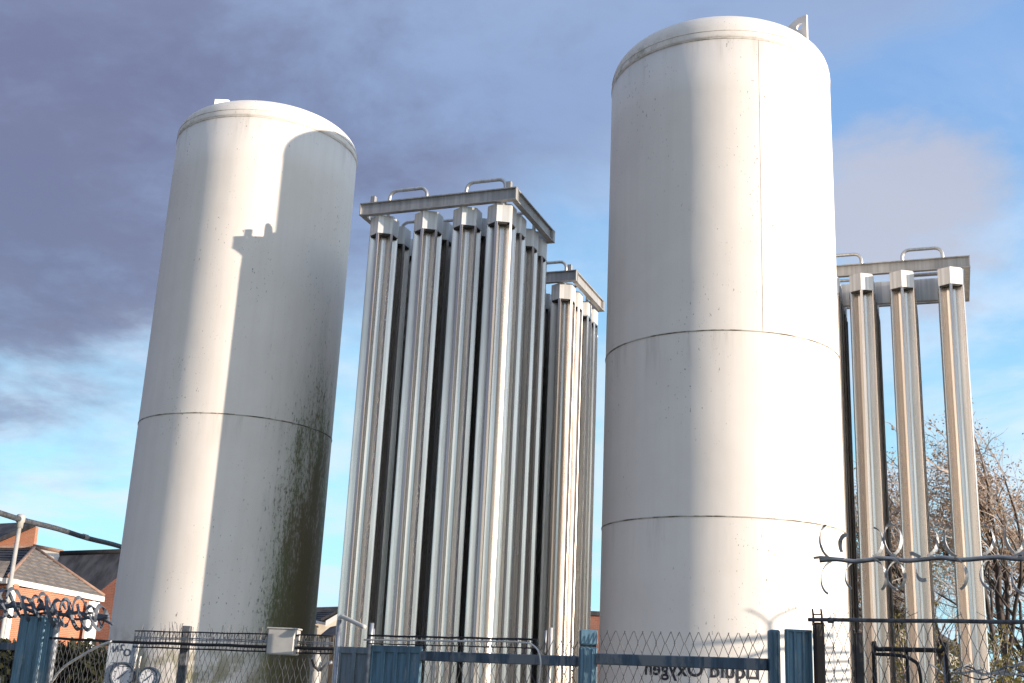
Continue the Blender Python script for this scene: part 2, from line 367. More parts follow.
def lug(t, R, rim, az, w, hgt, top_w, inner, rise=0.0):
    """a lifting plate standing radially on the shoulder, with a round eye"""
    seg = 18; out = [(R + 0.005, -0.12), (R + 0.005, hgt), (R + 0.005 - top_w, hgt + rise), (R - w, inner), (R - w, -0.12)]
    cx, cz, r = R - top_w * 0.68, hgt - 0.115, 0.040
    bm = bmesh.new(); th = 0.028
    # ring of the eye bridged to the outline by rays
    def outline(a):
        dx, dz = math.cos(a), math.sin(a); best = None
        for i in range(len(out)):
            (x1, z1), (x2, z2) = out[i], out[(i + 1) % len(out)]
            den = dx * (z2 - z1) - dz * (x2 - x1)
            if abs(den) < 1e-9: continue
            u = ((x1 - cx) * (z2 - z1) - (z1 - cz) * (x2 - x1)) / den; s_ = ((x1 - cx) * dz - (z1 - cz) * dx) / den
            if u > 0 and -1e-6 <= s_ <= 1 + 1e-6 and (best is None or u < best): best = u
        return best
    angs = sorted(set([2 * PI * k / 24 for k in range(24)] + [math.atan2(z - cz, x - cx) % (2 * PI) for x, z in out]))
    vi = []; 
    for sgn in (-1, 1):
        vi.append([bm.verts.new((cx + r * math.cos(a), sgn * th / 2, cz + r * math.sin(a))) for a in angs])
        vi.append([bm.verts.new((cx + outline(a) * math.cos(a), sgn * th / 2, cz + outline(a) * math.sin(a))) for a in angs])
    n = len(angs)
    for k in range(n):
        j = (k + 1) % n
        for A, B in ((vi[0], vi[1]), (vi[1], vi[3]), (vi[3], vi[2]), (vi[2], vi[0])): bm.faces.new((A[k], A[j], B[j], B[k]))
    bmesh.ops.recalc_face_normals(bm, faces=bm.faces)
    me = bpy.data.meshes.new('lifting_lug'); bm.to_mesh(me); bm.free(); me.materials.append(MT['white'])
    o = link('lifting_lug', me, t, (0, 0, rim)); o.rotation_euler = (0, 0, az); return o

T1 = (-3.4391, 14.5578, 0); R1 = 1.2; RIM1 = 8.3115
T2 = (2.3203, 12.4200, 0); R2 = 1.27; RIM2 = 8.411
ta = make_tank('white tank streaked with dark green moss, with a shadow falling across its right side', T1, R1, RIM1, [4.436], MT['tank_a'], 0.40)
tb = make_tank('bright clean white tank, the taller and nearer one, with black lettering low on its side', T2, R2, RIM2, [3.196, 5.067], MT['tank_b'], 0.52)
cam1 = math.atan2(-T1[1], -T1[0]); cam2 = math.atan2(-T2[1], -T2[0])
lug(ta, 0.90, RIM1, cam1 - math.radians(58), 0.26, 0.46, 0.20, 0.50, 0.075)
lug(ta, 0.86, RIM1, cam1 + math.radians(132), 0.27, 0.60, 0.19, 0.50)
lug(tb, R2 - 0.05, RIM2, cam2 + math.radians(53), 0.46, 0.52, 0.13, 0.36)
lug(tb, R2 - 0.05, RIM2, cam2 - math.radians(127), 0.46, 0.50, 0.13, 0.36)
MB().lathe([(0.0, 0.0), (0.20, 0.0), (0.20, 0.07), (0.17, 0.09), (0.0, 0.09)], 32, (0.256, -0.30, RIM1 + 0.375), cap=False).build('vent_cover', MT['white'], ta)
# the upright plate joint on the taller tank
a = cam2 + math.radians(19.5); mb = MB(); vs = []
zs = [5.075 + (RIM2 - 0.045 - 5.075) * k / 30 for k in range(31)]
for z in zs:
    for da, dr in ((-0.0024, 0.001), (-0.0016, 0.003), (0.0016, 0.003), (0.0024, 0.001)):
        aa = a + da; vs.append(((R2 + dr) * math.cos(aa), (R2 + dr) * math.sin(aa), z))
mb.add(vs, [(i * 4 + k, i * 4 + k + 1, i * 4 + k + 5, i * 4 + k + 4) for i in range(30) for k in range(3)])
mb.build('upright_seam', MT['faintseam'], tb)
def flat_text(body, size):
    cu = bpy.data.curves.new('lettering', 'FONT'); cu.body = body; cu.size = size; cu.resolution_u = 4; cu.align_x = 'CENTER'; cu.offset = 0.004 * size / 0.2
    o = bpy.data.objects.new('tmp_text', cu); COL.objects.link(o); bpy.context.view_layer.update()
    me = bpy.data.meshes.new_from_object(o.evaluated_get(bpy.context.evaluated_depsgraph_get())); bpy.data.objects.remove(o); return me
def wrap_text(body, size, R, a0, z0, mat, parent, mirror=True):
    me = flat_text(body, size); bm = bmesh.new(); bm.from_mesh(me)
    bmesh.ops.triangulate(bm, faces=bm.faces)
    bmesh.ops.subdivide_edges(bm, edges=[e for e in bm.edges if e.calc_length() > 0.05], cuts=1)
    for v in bm.verts:
        x, y = v.co.x, v.co.y; an = a0 + (-x if mirror else x) / R
        v.co = Vector(((R + 0.004) * math.cos(an), (R + 0.004) * math.sin(an), z0 + y))
    m2 = bpy.data.meshes.new('lettering'); bm.to_mesh(m2); bm.free(); m2.materials.append(mat)
    return link('lettering', m2, parent)
wrap_text('Liquid Oxygen', 0.192, R2, cam2 - math.radians(9.6), 1.705, MT['text'], tb)

# ------------------------------------------------------------------ finned vaporiser racks
RW, RD, RTOP, RA = 1.875, 1.32, 6.855, math.radians(-20.9)
FIN_R, CAP_R = 0.167, 0.166
def fin_section():
    """outline of a six-finned extrusion with flanged tips"""
    pts = []
    for k in range(6):
        a = k * PI / 3 - PI / 2
        def P(r, off): return (r * math.cos(a) - off * math.sin(a), r * math.sin(a) + off * math.cos(a))
        R = FIN_R
        ra = a - PI / 6; pts.append((0.052 * math.cos(ra), 0.052 * math.sin(ra)))
        pts += [P(0.062, -0.008), P(R - 0.006, -0.005), P(R - 0.006, -0.017), P(R, -0.015), P(R, 0.015), P(R - 0.006, 0.017), P(R - 0.006, 0.005), P(0.062, 0.008)]
    return pts
ZB, ZC = 0.62, RTOP - 0.15 - 0.22
fin_me = MB().prism(fin_section(), ZB, ZC - 0.003).mesh('finned_tube', MT['alu'])
hexa = [(CAP_R * math.cos(k * PI / 3 - PI / 2), CAP_R * math.sin(k * PI / 3 - PI / 2)) for k in range(6)]
hexb = [(x * 0.93, y * 0.93) for x, y in hexa]
cap_me = MB().prism(hexa, ZC, ZC + 0.218).mesh('end_cap', MT['cap'])
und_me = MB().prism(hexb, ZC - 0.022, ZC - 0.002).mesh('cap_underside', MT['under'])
foot_me = MB().prism([(x * 0.8, y * 0.8) for x, y in hexa], ZB - 0.12, ZB - 0.004).mesh('foot_cap', MT['cap'])
def channel(mb, x0, x1, y, zt, out):
    """a channel beam along x with its flanges turned outwards"""
    L = x1 - x0; cx = (x0 + x1) / 2
    mb.box((cx, y - out * 0.010, zt - 0.075), (L, 0.034, 0.126))
    mb.box((cx, y + out * 0.002, zt - 0.006), (L + 0.012, 0.066, 0.012)); mb.box((cx, y + out * 0.002, zt - 0.144), (L + 0.012, 0.066, 0.012))
    for x in (x0 + 0.002, x1 - 0.002): mb.box((x, y + out * 0.002, zt - 0.075), (0.010, 0.062, 0.124))
def turn(mb):
    mb.v = [(y, x, z) for x, y, z in mb.v]; mb.f = [f[::-1] for f in mb.f]; return mb
def bend_me(span, h, r=0.019, drop=0.10):
    pts = [(-span / 2, 0, -drop), (-span / 2, 0, h - 0.09)]
    for k in range(1, 7): a = k / 6 * PI / 2; pts.append((-span / 2 + 0.09 * (1 - math.cos(a)), 0, h - 0.09 + 0.09 * math.sin(a)))
    pts += [(-x, y, z) for x, y, z in reversed(pts)]
    return MB().tube(pts, r, 10)
CX = [-0.735, -0.170, 0.315, 0.735]; CY = [-0.485, -0.155, 0.28, 0.60]     # the tubes are unevenly spaced
bm_top = bend_me(0.48, 0.20, 0.021).mesh('return_bend', MT['pipe'])
bm_low = bend_me(0.46, 0.16, 0.02, 0.25).mesh('return_bend', MT['pipe'])
def make_rack(label, turned):
    t = thing('vaporiser_rack', label, 'vaporiser', (0, 0, 0), RA, 'finned vaporiser racks')
    for j in range(4):
        for i in range(4):
            f = link('finned_tube', fin_me, t, (CX[i], CY[j], 0))
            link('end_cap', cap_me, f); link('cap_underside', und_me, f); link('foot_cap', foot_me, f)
    for y, o in ((-RD / 2, -1), (RD / 2, 1)):
        mb = MB(); channel(mb, -RW / 2 - 0.03, RW / 2 + 0.03, y, RTOP, o); mb.build('frame_beam', MT['beam'], t)
        mb = MB(); channel(mb, -RW / 2, RW / 2, y, ZB - 0.13, o); mb.build('base_beam', MT['beam'], t)
    for x, o in ((-RW / 2, -1), (RW / 2, 1)):
        mb = MB(); channel(mb, -RD / 2 + 0.05, RD / 2 - 0.05, x, RTOP - 0.003, o); turn(mb).build('frame_beam', MT['beam'], t)
    for x in (-RW / 2 + 0.10, RW / 2 - 0.08):
        for y in (-RD / 2 + 0.04, RD / 2 - 0.04):
            if not turned: MB().box((x, y, RTOP + 0.05), (0.06, 0.05, 0.10), 0, 0.004).build('lifting_block', MT['beam'], t)
            MB().box((x, y, 0.24), (0.10, 0.10, 0.22), 0, 0.005).build('leg', MT['beam'], t)
    for i in (0, 2):
        for j in (0, 3): link('return_bend', bm_top, t, ((CX[i] + CX[i + 1]) / 2 + (0.03 if turned else 0.0), (-0.50 if j == 0 else 0.50), RTOP))
    for j in (1, 2): link('return_bend', bm_low, t, ((CX[0] + CX[1]) / 2, CY[j], ZC + 0.15))
    if turned:      # a header sheet between the tubes at cap height
        MB().box((0, 0.08, ZC + 0.16), (RW - 0.30, 0.05, 0.30), 0, 0.006).build('header_panel', MT['cap'], t)
    return t
def copy_tree(o, parent=None):
    c = o.copy(); COL.objects.link(c); c.parent = parent
    for ch in o.children: copy_tree(ch, c)
    return c
def place_rack(t, corner):
    """corner: where the near right-hand corner of the frame stands"""
    R_ = Matrix.Rotation(RA, 2); v = R_ @ Vector((-RW / 2, RD / 2));  t.location = (corner[0] + v.x, corner[1] + v.y, 0)
rack = make_rack('large rack of shiny finned tubes standing between the two white tanks, nearest of the racks', False)
bpy.context.view_layer.update()
rack2 = copy_tree(rack); rack2['label'] = 'rack of finned tubes half hidden behind the large middle rack, beside the taller tank'
rack3 = make_rack('sunlit tan rack of finned tubes in front of the bare trees at the right', True)
place_rack(rack, (-0.052, 11.97)); place_rack(rack2, (0.787, 14.58)); place_rack(rack3, (5.545, 13.40)); rack3.rotation_euler = (0, 0, RA + PI)
# ------------------------------------------------------------------ the boundary fence line
CAMP = Vector((0, 0, 1.6))
def at(px, py, Y):
    """the place at depth Y seen in that direction"""
    d = fw + rt * ((px - 512) / F_PX) - upv * ((py - 341.5) / F_PX); return CAMP + d * (Y / d.y)
FDIR = Vector((0.8192, -0.5735, 0)); FNRM = Vector((-0.5735, -0.8192, 0)); FROT = math.atan2(-0.7, 1)
def FP(X, z, off=0.0): return Vector((X, 6.259 - 0.7 * X, z)) + FNRM * off
def under(o, root): o.parent = root; o.location = -Vector(root.location); return o     # children drawn in world coordinates
def child(mb, name, mat, root, kind=None):
    o = under(mb.build(name, mat), root)
    if kind: o['kind'] = kind
    return o
def fbox(X0, X1, z0, z1, th, off=0.0, bev=0.004, mb=None):
    c = FP((X0 + X1) / 2, (z0 + z1) / 2, off); return (mb or MB()).box(c, ((X1 - X0) / 0.8192, th, z1 - z0), FROT, bev)
fence = thing('chain_link_fence', 'chain link fence with blue rails and panels and a rusty post, along the whole front', 'fence', FP(0.4, 0))
def chain(X0, X1, zt, name='chain_link_mesh', px=0.0247, pz=0.108, r=0.0017):
    """interlocked zigzag wires; each wire is one thin tube"""
    mb = MB(); n = int((X1 - X0) / 0.8192 / px); rows = int((zt - 0.03) / (pz / 2))
    for i in range(n):
        pts = []
        for k in range(rows + 1):
            X = X0 + (i + (k + i) % 2) * px * 0.8192
            pts.append(FP(X + 0.003 * math.sin(i * 1.7 + k * 0.3), zt - k * pz / 2, 0.003 * (1 if k % 2 else -1)))
        mb.tube(pts, r, 4, smooth=False, caps=False)
    child(mb, name, MT['wire'], fence, 'stuff')
chain(0.493, 1.22, 1.852); chain(1.43, 2.66, 1.905, px=0.0215); chain(-0.41, 0.40, 1.80); chain(-2.40, -0.93, 1.80); chain(-3.08, -2.42, 1.72); chain(-3.80, -3.42, 1.70)
# blue gate panels, two plates folded at their edges
for X0, X1, zt, mk in ((-0.895, -0.712, 1.735, 'bluegrey'), (-0.700, -0.408, 1.748, 'blue')):
    mb = MB(); fbox(X0, X1, 0.06, zt, 0.006, 0, 0.001, mb)
    n = 4 if mk == 'blue' else 2
    for k in range(n + 1):
        X = X0 + (X1 - X0) * k / n; fbox(max(X0, X - 0.012), min(X1, X + 0.012), 0.07, zt - 0.006, 0.016, 0.006, 0.003, mb)
    fbox(X0, X1, zt - 0.035, zt + 0.002, 0.022, 0.004, 0.003, mb)
    child(mb, 'sheet_panel', MT[mk], fence)
child(fbox(-0.408, 0.402, 1.676, 1.726, 0.045), 'top_rail', MT['rail'], fence)
child(fbox(0.494, 1.217, 1.690, 1.742, 0.045), 'top_rail', MT['rail'], fence)
child(fbox(-4.6, -3.415, 1.640, 1.690, 0.045), 'top_rail', MT['rail'], fence)
for X0, X1, z0, z1, mk in ((0.403, 0.492, 0, 1.772, 'blue'), (1.2185, 1.263, 0, 1.868, 'blue'), (-3.41, -3.245, 0, 1.885, 'blue'), (-3.215, -3.122, 0, 1.875, 'blue')):
    c = FP((X0 + X1) / 2, (z0 + z1) / 2); w = X1 - X0
    mb = MB().box(c, (w, 0.07, z1 - z0), 0, 0.007)
    mb.box(c + Vector((-w * 0.18, -0.037, -0.004)), (w * 0.16, 0.012, z1 - z0 - 0.012), 0, 0.003).box(c + Vector((w * 0.24, -0.037, -0.004)), (w * 0.16, 0.012, z1 - z0 - 0.012), 0, 0.003)
    child(mb, 'post', MT[mk], fence)
child(MB().box(FP(0.4475, 1.817), (0.087, 0.075, 0.072), 0, 0.006), 'post_cap', MT['blue'], fence)
child(MB().box(FP(0.4475, 1.7765), (0.078, 0.06, 0.0085), 0, 0.001), 'cap_joint', MT['black'], fence)
child(MB().box(FP(-3.328, 1.889), (0.15, 0.09, 0.007), 0, 0.001), 'post_cap', MT['black'], fence)
c = FP(1.3355, 0.95); mb = MB().box(c, (0.124, 0.008, 1.84), 0, 0.002)
for x in (-0.05, -0.018, 0.02, 0.05): mb.box(c + Vector((x, -0.008, 0)), (0.013, 0.014, 1.83), 0, 0.003)
mb.box(c + Vector((0, -0.004, 0.915)), (0.116, 0.024, 0.012), 0, 0.002)
child(mb, 'sheet_panel', MT['blue'], fence)
# rusty post with a forked head
mb = MB(); mb.box(FP(1.412, 0.95), (0.042, 0.05, 1.905), 0, 0.006); child(mb, 'post', MT['rust'], fence)
mb = MB()
for X in (1.393, 1.425): mb.tube([FP(X, 1.89), FP(X + 0.001, 1.93), FP(X - 0.002, 1.962)], [0.006, 0.005, 0.004], 6)
mb.tube([FP(1.391, 1.938), FP(1.428, 1.938)], 0.0035, 6)
child(mb, 'forked_head', MT['rust'], fence)
mb = MB(); mb.tube([FP(1.378 + 0.02 * k * 4, 1.914 + 0.0007 * math.sin(k * 1.3), 0.01) for k in range(17)], 0.0088, 10)
mb.lathe([(0.013, -0.012), (0.016, 0), (0.013, 0.012)], 10, FP(1.462, 1.912, 0.01)); child(mb, 'top_tube', MT['darkgalv'], fence)
child(MB().box(FP(1.554, 0.93), (0.034, 0.035, 1.862), 0, 0.004), 'post', MT['black'], fence)
child(fbox(2.40, 2.44, 0, 2.23, 0.05, -0.02, 0.004), 'post', MT['rust'], fence)
# speckled steel post among the tray
child(MB().box(FP(-2.008, 0.918, -0.03), (0.052, 0.05, 1.835), 0, 0.004), 'post', MT['darkgalv'], fence)
child(MB().tube([FP(-3.085, 0), FP(-3.088, 1.80), FP(-3.09, 1.855)], 0.022, 8), 'post', MT['galv'], fence)
mb = MB(); mb.tube([FP(-3.12 + 0.78 * k / 8, 1.733 - 0.014 * k / 8 + 0.0015 * math.sin(k * 2.0), 0.012) for k in range(9)], 0.010, 6)
child(mb, 'top_wire', MT['black'], fence)
# stray wire ends along the tops
mb = MB(); rr = random.Random(3)
for k in range(46):
    X = rr.uniform(-2.38, -1.25); z = 1.77
    mb.tube([FP(X, z - 0.02), FP(X + rr.uniform(-0.03, 0.03), z + rr.uniform(0.03, 0.09), rr.uniform(-0.02, 0.02))], 0.0014, 4, False)
for k in range(16):
    X = rr.uniform(1.44, 2.3); mb.tube([FP(X, 1.90), FP(X + rr.uniform(-0.02, 0.02), 1.93, rr.uniform(-0.02, 0.02)), FP(X + rr.uniform(-0.04, 0.04), 1.945 + rr.uniform(0, 0.03))], 0.0013, 4, False)
child(mb, 'wire_end', MT['wire'], fence, 'stuff')

# cable trays, two lengths
def tray(X0, X1, zt, zb, label, off, hs):
    t = thing('cable_tray', label, 'cable tray', FP(X0, zt, off), 0, 'cable trays along the fence top')
    for k, (z, r, mk) in enumerate(hs):
        child(MB().tube([FP(X0 + (X1 - X0) * i / 12, z + 0.0016 * math.sin(i * 1.9 + k), off) for i in range(13)], r, 6), 'tray_wire', MT[mk], t)
    mb = MB(); n = int((X1 - X0) / 0.8192 / 0.031)
    for i in range(n + 1):
        X = X0 + (X1 - X0) * i / n; mb.tube([FP(X, zt, off), FP(X, zb, off), FP(X, zb, off - 0.07)], 0.0024, 4, False)
    child(mb, 'tray_rung', MT['wire'], t, 'stuff'); return t
tray(-2.37, -0.93, 1.795, 1.692, 'long dark wire cable tray in front of the mossy white tank', 0.02,
     [(1.795, 0.0045, 'black'), (1.757, 0.0035, 'galv'), (1.748, 0.003, 'galv'), (1.722, 0.0105, 'black'), (1.694, 0.005, 'black')])
tray(-0.705, 0.215, 1.800, 1.760, 'short dark wire cable tray crossing in front of the middle finned rack', 0.03, [(1.800, 0.006, 'black'), (1.757, 0.003, 'black')])
def cable(pts, r, label, mat, name='cable'):
    o = MB().tube(pts, r, 7).build(name, MT[mat]); c = Vector(pts[0]); me = o.data; me.transform(Matrix.Translation(-c)); o.location = c; return tag(o, label, 'cable')
def smooth(P, n=6):
    P = [Vector(p) for p in P]; out = []
    for i in range(len(P) - 1):
        a, b, c, d = P[max(i - 1, 0)], P[i], P[i + 1], P[min(i + 2, len(P) - 1)]
        for k in range(n):
            t = k / n; out.append(0.5 * (2 * b + (c - a) * t + (2 * a - 5 * b + 4 * c - d) * t * t + (3 * b - a - 3 * c + d) * t ** 3))
    return out + [P[-1]]
cable(smooth([FP(-0.72, 1.776, 0.05), FP(-0.2, 1.782, 0.05), FP(0.13, 1.785, 0.05), FP(0.215, 1.765, 0.05), FP(0.252, 1.70, 0.06), FP(0.243, 1.60, 0.05), FP(0.232, 1.4, 0.04), FP(0.23, 0.6, 0.02)]), 0.0045,
      'pale cable running along the tray and bending down beside the blue post', 'cable')
cable(smooth([FP(-2.55, 1.722, 0.03), FP(-2.64, 1.69, 0.04), FP(-2.76, 1.628, 0.05), FP(-2.90, 1.545, 0.06), FP(-2.99, 1.46, 0.05), FP(-3.03, 1.36, 0.05), FP(-3.05, 0.9, 0.04)]), 0.009,
      'white cable curving down from the fence wire beside the gauge board', 'cable')
cable(smooth([FP(-3.66, 1.62, 0.08), FP(-3.56, 1.56, 0.09), FP(-3.47, 1.46, 0.09), FP(-3.42, 1.3, 0.09)]), 0.011, 'upper of two pale ropes hanging left of the blue post', 'cable', 'rope')
cable(smooth([FP(-3.68, 1.56, 0.10), FP(-3.58, 1.51, 0.11), FP(-3.52, 1.42, 0.10), FP(-3.48, 1.3, 0.09)]), 0.010, 'lower of two pale ropes hanging left of the blue post', 'cable', 'rope')
# enclosure box on the tray
jb = FP(-1.222, 1.750, 0.06)
t = thing('junction_box', 'pale grey junction box fixed on the long cable tray', 'junction box', jb - Vector((0, 0, 0.075)))
child(MB().box(jb, (0.165, 0.11, 0.145), -0.17, 0.006), 'box_body', MT['box'], t)
child(MB().box(jb + Vector((0, 0, 0.0765)), (0.178, 0.124, 0.009), -0.17, 0.003), 'lid', MT['box'], t)
for z in (0.04, -0.03): child(MB().tube([jb + Vector((0.075, -0.04, z)), jb + Vector((0.092, -0.044, z))], 0.006, 8), 'screw', MT['black'], t)
# bracket lamp pipe
t = thing('bracket_pipe', 'grey upright conduit with a pale arm bent over at its top, before the middle rack', 'pipe', FP(-0.916, 0))
child(MB().tube([FP(-0.905, 0), FP(-0.915, 1.0), FP(-0.916, 1.885)], 0.0135, 8), 'upright', MT['galv'], t)
child(MB().tube(smooth([FP(-0.922, 1.80), FP(-0.922, 1.87), FP(-0.912, 1.902), FP(-0.88, 1.895), FP(-0.755, 1.846)]), 0.0125, 10), 'bent_arm', MT['cable'], t)
child(MB().tube([FP(-0.74, 1.70, -0.05), FP(-0.742, 1.842, -0.05)], 0.012, 8), 'drop_pipe', MT['galv'], t)
child(MB().tube([FP(-0.705, 0.3, 0.02), FP(-0.702, 1.80, 0.02), FP(-0.700, 1.87, 0.02)], 0.012, 8), 'stay', MT['galv'], t)
t = thing('standpipe', 'thin pale standpipe rising above the rail between the finned racks', 'pipe', FP(0.256, 0))
child(MB().tube([FP(0.242, 0, -0.02), FP(0.25, 1.0, -0.02), FP(0.256, 1.862, -0.02)], 0.0095, 8), 'pipe_shaft', MT['cable'], t)
child(MB().tube([FP(0.222, 1.74, -0.03), FP(0.226, 1.85, -0.03)], 0.006, 8), 'side_tube', MT['galv'], t)
# pale valve cylinder left of the blue-grey panel
L0 = at(316.5, 660, 7.25); L0.z = 0
t = thing('valve_bottle', 'pale bottle shaped valve body seen through the mesh beside the mossy tank', 'valve', L0)
child(MB().lathe([(0.033, 0.02), (0.034, 1.50), (0.034, 1.64), (0.028, 1.675), (0.016, 1.69), (0.016, 1.705)], 20, L0), 'bottle_body', MT['box'], t)
child(MB().tube([L0 + Vector((-0.02, -0.05, 1.66)), L0 + Vector((0.0, -0.062, 1.62)), L0 + Vector((0.03, -0.055, 1.60))], 0.008, 8), 'hose', MT['black'], t)
child(MB().tube([L0 + Vector((0.03, -0.03, 1.60)), L0 + Vector((0.075, -0.04, 1.645)), L0 + Vector((0.10, -0.05, 1.65))], 0.010, 8), 'lever', MT['galv'], t)
child(MB().box(L0 + Vector((-0.03, -0.05, 1.50)), (0.06, 0.012, 0.022), 0, 0.003), 'clip', MT['black'], t)

# barbed tape: straps and loops on a core wire
def arc_strap(mb, X, z, off, a0, a1, rx, rz, w, depth, flip):
    pts = []; n = 10; sides = []
    for i in range(n + 1):
        a = a0 + (a1 - a0) * i / n
        pts.append(FP(X + rx * math.cos(a), z + rz * math.sin(a), off + depth * (i / n - 0.5)))
    return mb.strap(pts, FNRM * 0.55 + Vector((0, 0, 0.75)) + FDIR * 0.45 * flip, [w * (0.55 + 0.45 * math.sin(PI * (0.12 + 0.76 * i / n))) for i in range(n + 1)], 0.0022)
t = thing('barbed_tape', 'single silvery strand of barbed tape with open loops above the fence at right', 'barbed wire', FP(1.45, 2.17))
core = smooth([FP(1.425 + 0.062 * k, 2.176 + 0.0055 * math.sin(k * 2.1) - 0.0003 * k, 0.006 * math.cos(k * 1.7)) for k in range(20)], 4)
child(MB().tube(core, 0.0068, 8), 'core_wire', MT['razor'], t)
core_shade = [p + Vector((0, 0, -0.009)) for p in core]
child(MB().tube(core_shade, 0.0042, 6), 'core_wire', MT['darkgalv'], t)  # darker tube added below the core: shaded underside put into the colour
rr = random.Random(11)
mb = MB()
for k in range(12):
    if rr.random() < 0.3: continue
    X = 1.455 + 0.1 * k + rr.uniform(-0.04, 0.04); w = rr.uniform(0.03, 0.12); dz = rr.uniform(-0.004, 0.012); e = rr.uniform(0.006, 0.018)
    mb.strap([FP(X - w / 2, 2.181 + dz, 0.008), FP(X - w / 4, 2.184 + dz, 0.012), FP(X + w / 4, 2.179 + dz * .6, 0.010), FP(X + w / 2, 2.178, 0.006)], Vector((0, 0, 1)) + FNRM * rr.uniform(-.8, .8), [e * .9, e, e * .8, e * .9], 0.003)
child(mb, 'tape_strap', MT['razor'], t)
loops = [(1.455, 1, 'l'), (1.455, -1, 'l'), (1.545, -1, 'l'), (1.53, 1, 's'), (1.625, 1, 'r'), (1.63, -1, 'r'), (1.69, 1, 'x'), (1.695, -1, 'x'), (1.815, 1, 'r'), (1.80, -1, 's'), (1.90, 1, 'l'), (1.905, -1, 'r'),
         (2.00, 1, 'r'), (2.01, -1, 'l'), (2.10, 1, 'x'), (2.11, -1, 'x'), (2.22, 1, 'l'), (2.23, -1, 'r'), (2.32, 1, 'r'), (2.33, -1, 'l')]
for X, up_, kd in loops:
    rz = rr.uniform(0.064, 0.076) * up_; z = 2.178 + rz + 0.004 * up_
    if kd in 'lx': child(arc_strap(MB(), X + 0.016, z, 0.0, -PI / 2 - 0.25, -PI * 1.5 + rr.uniform(0.1, 0.5), 0.044, rz, 0.0145, 0.05, 1), 'tape_loop', MT['razor'], t)
    if kd in 'rx': child(arc_strap(MB(), X - 0.010, z, 0.0, -PI / 2 + 0.25, PI / 2 - rr.uniform(0.1, 0.5), 0.044, rz, 0.0145, -0.05, -1), 'tape_loop', MT['razor'], t)
    if kd == 's': child(arc_strap(MB(), X, 2.178 + rz * 0.7, 0.0, -PI * 0.9, -PI * 1.6, 0.034, rz * 0.7, 0.02, 0.07, 1), 'tape_loop', MT['razor'], t)
def coil(name, label, X0, X1, z0, z1, rad, pitch, mat, off, seed, w=0.020, core=1.0):
    t = thing(name, label, 'barbed wire', FP(X0, z0, off)); rr = random.Random(seed)
    n = int((X1 - X0) / pitch)
    for sgn in (1, -1):
        for k in range(n + 1):
            X = X0 + pitch * (k + (0.3 if sgn < 0 else 0)) + rr.uniform(-0.02, 0.02); f = (X - X0) / (X1 - X0); z = z0 + (z1 - z0) * f
            pts = []; a0 = rr.uniform(-0.5, 0.4) + (0 if sgn > 0 else PI); R_ = rad * rr.uniform(0.62, 1.22); span = rr.uniform(3.2, 4.6)
            for i in range(15):
                a = a0 + span * i / 14; pts.append(FP(X + sgn * (pitch * 0.9 * i / 14) + R_ * 0.55 * math.cos(a), z + R_ * math.sin(a) * 0.95, off + R_ * 0.8 * math.sin(a + 1.2)))
            child(MB().strap(pts, FNRM + Vector((rr.uniform(-.5, .5), 0, rr.uniform(0.2, 1.0) * sgn)), [w * (0.6 + 0.4 * math.sin(PI * i / 14)) for i in range(15)], 0.003), 'tape_loop', MT[mat], t)
    P = [FP(X0 + (X1 - X0) * k / 14, z0 + (z1 - z0) * k / 14 + 0.018 * math.sin(k * 1.9), off + 0.02 * math.cos(k * 2.2)) for k in range(15)]
    child(MB().tube(smooth(P, 3), 0.012 * core, 6), 'core_wire', MT['darkwire'], t)
    P = [FP(X0 + (X1 - X0) * k / 14, z0 + (z1 - z0) * k / 14 - 0.02 + 0.016 * math.sin(k * 1.5 + 2), off - 0.03) for k in range(15)]
    child(MB().tube(smooth(P, 3), 0.009 * core, 6), 'core_wire', MT['darkwire'], t)
    for k in range(9):
        X = X0 + (X1 - X0) * (k + 0.5) / 9; z = z0 + (z1 - z0) * (k + 0.5) / 9
        child(MB().strap([FP(X - 0.06, z - 0.02 + rr.uniform(-0.03, 0.03), off + 0.02), FP(X, z + rr.uniform(-0.02, 0.03), off + 0.035), FP(X + 0.07, z + rr.uniform(-0.03, 0.03), off + 0.02)], Vector((0, 0, 1)), [0.012 * core, 0.03 * core, 0.012 * core], 0.003), 'tape_strap', MT[mat], t)
    return t
coil('barbed_tape', 'tangled grey blue coil of barbed tape above the blue post at far left', -3.85, -2.60, 1.985, 1.868, 0.112, 0.105, 'darkwire', 0.02, 5, 0.028)
coil('barbed_tape', 'small silvery coil of barbed tape low behind the mesh at the right end', 1.86, 2.45, 1.72, 1.74, 0.040, 0.14, 'razor', -0.10, 9, 0.009, 0.35)

# dark tube frame behind the right-hand mesh
t = thing('pipe_frame', 'dark open pipe frame with an arched inner bar behind the right hand mesh', 'frame', FP(1.72, 0, -0.04))
def corner_frame(X0, X1, zt, r):
    return smooth([FP(X0, 0.05, -0.04), FP(X0, 1.0, -0.04), FP(X0, zt - 0.03, -0.04), FP(X0 + 0.015, zt - 0.002, -0.04), FP((X0 + X1) / 2, zt, -0.04), FP(X1 - 0.02, zt - 0.002, -0.04), FP(X1, zt - 0.03, -0.04), FP(X1, 1.0, -0.04), FP(X1, 0.05, -0.04)], 4)
child(MB().tube(corner_frame(1.600, 1.850, 1.797, 0.009), 0.0105, 8), 'outer_pipe', MT['black'], t)
child(MB().tube([FP(1.712, 0.05, -0.05), FP(1.712, 1.81, -0.05)], 0.008, 8), 'middle_bar', MT['black'], t)
child(MB().tube(smooth([FP(1.61, 1.775, -0.03), FP(1.69, 1.772, -0.03), FP(1.735, 1.755, -0.03), FP(1.757, 1.71, -0.03), FP(1.76, 1.5, -0.03), FP(1.762, 0.6, -0.03)]), 0.0075, 8), 'arched_bar', MT['black'], t)
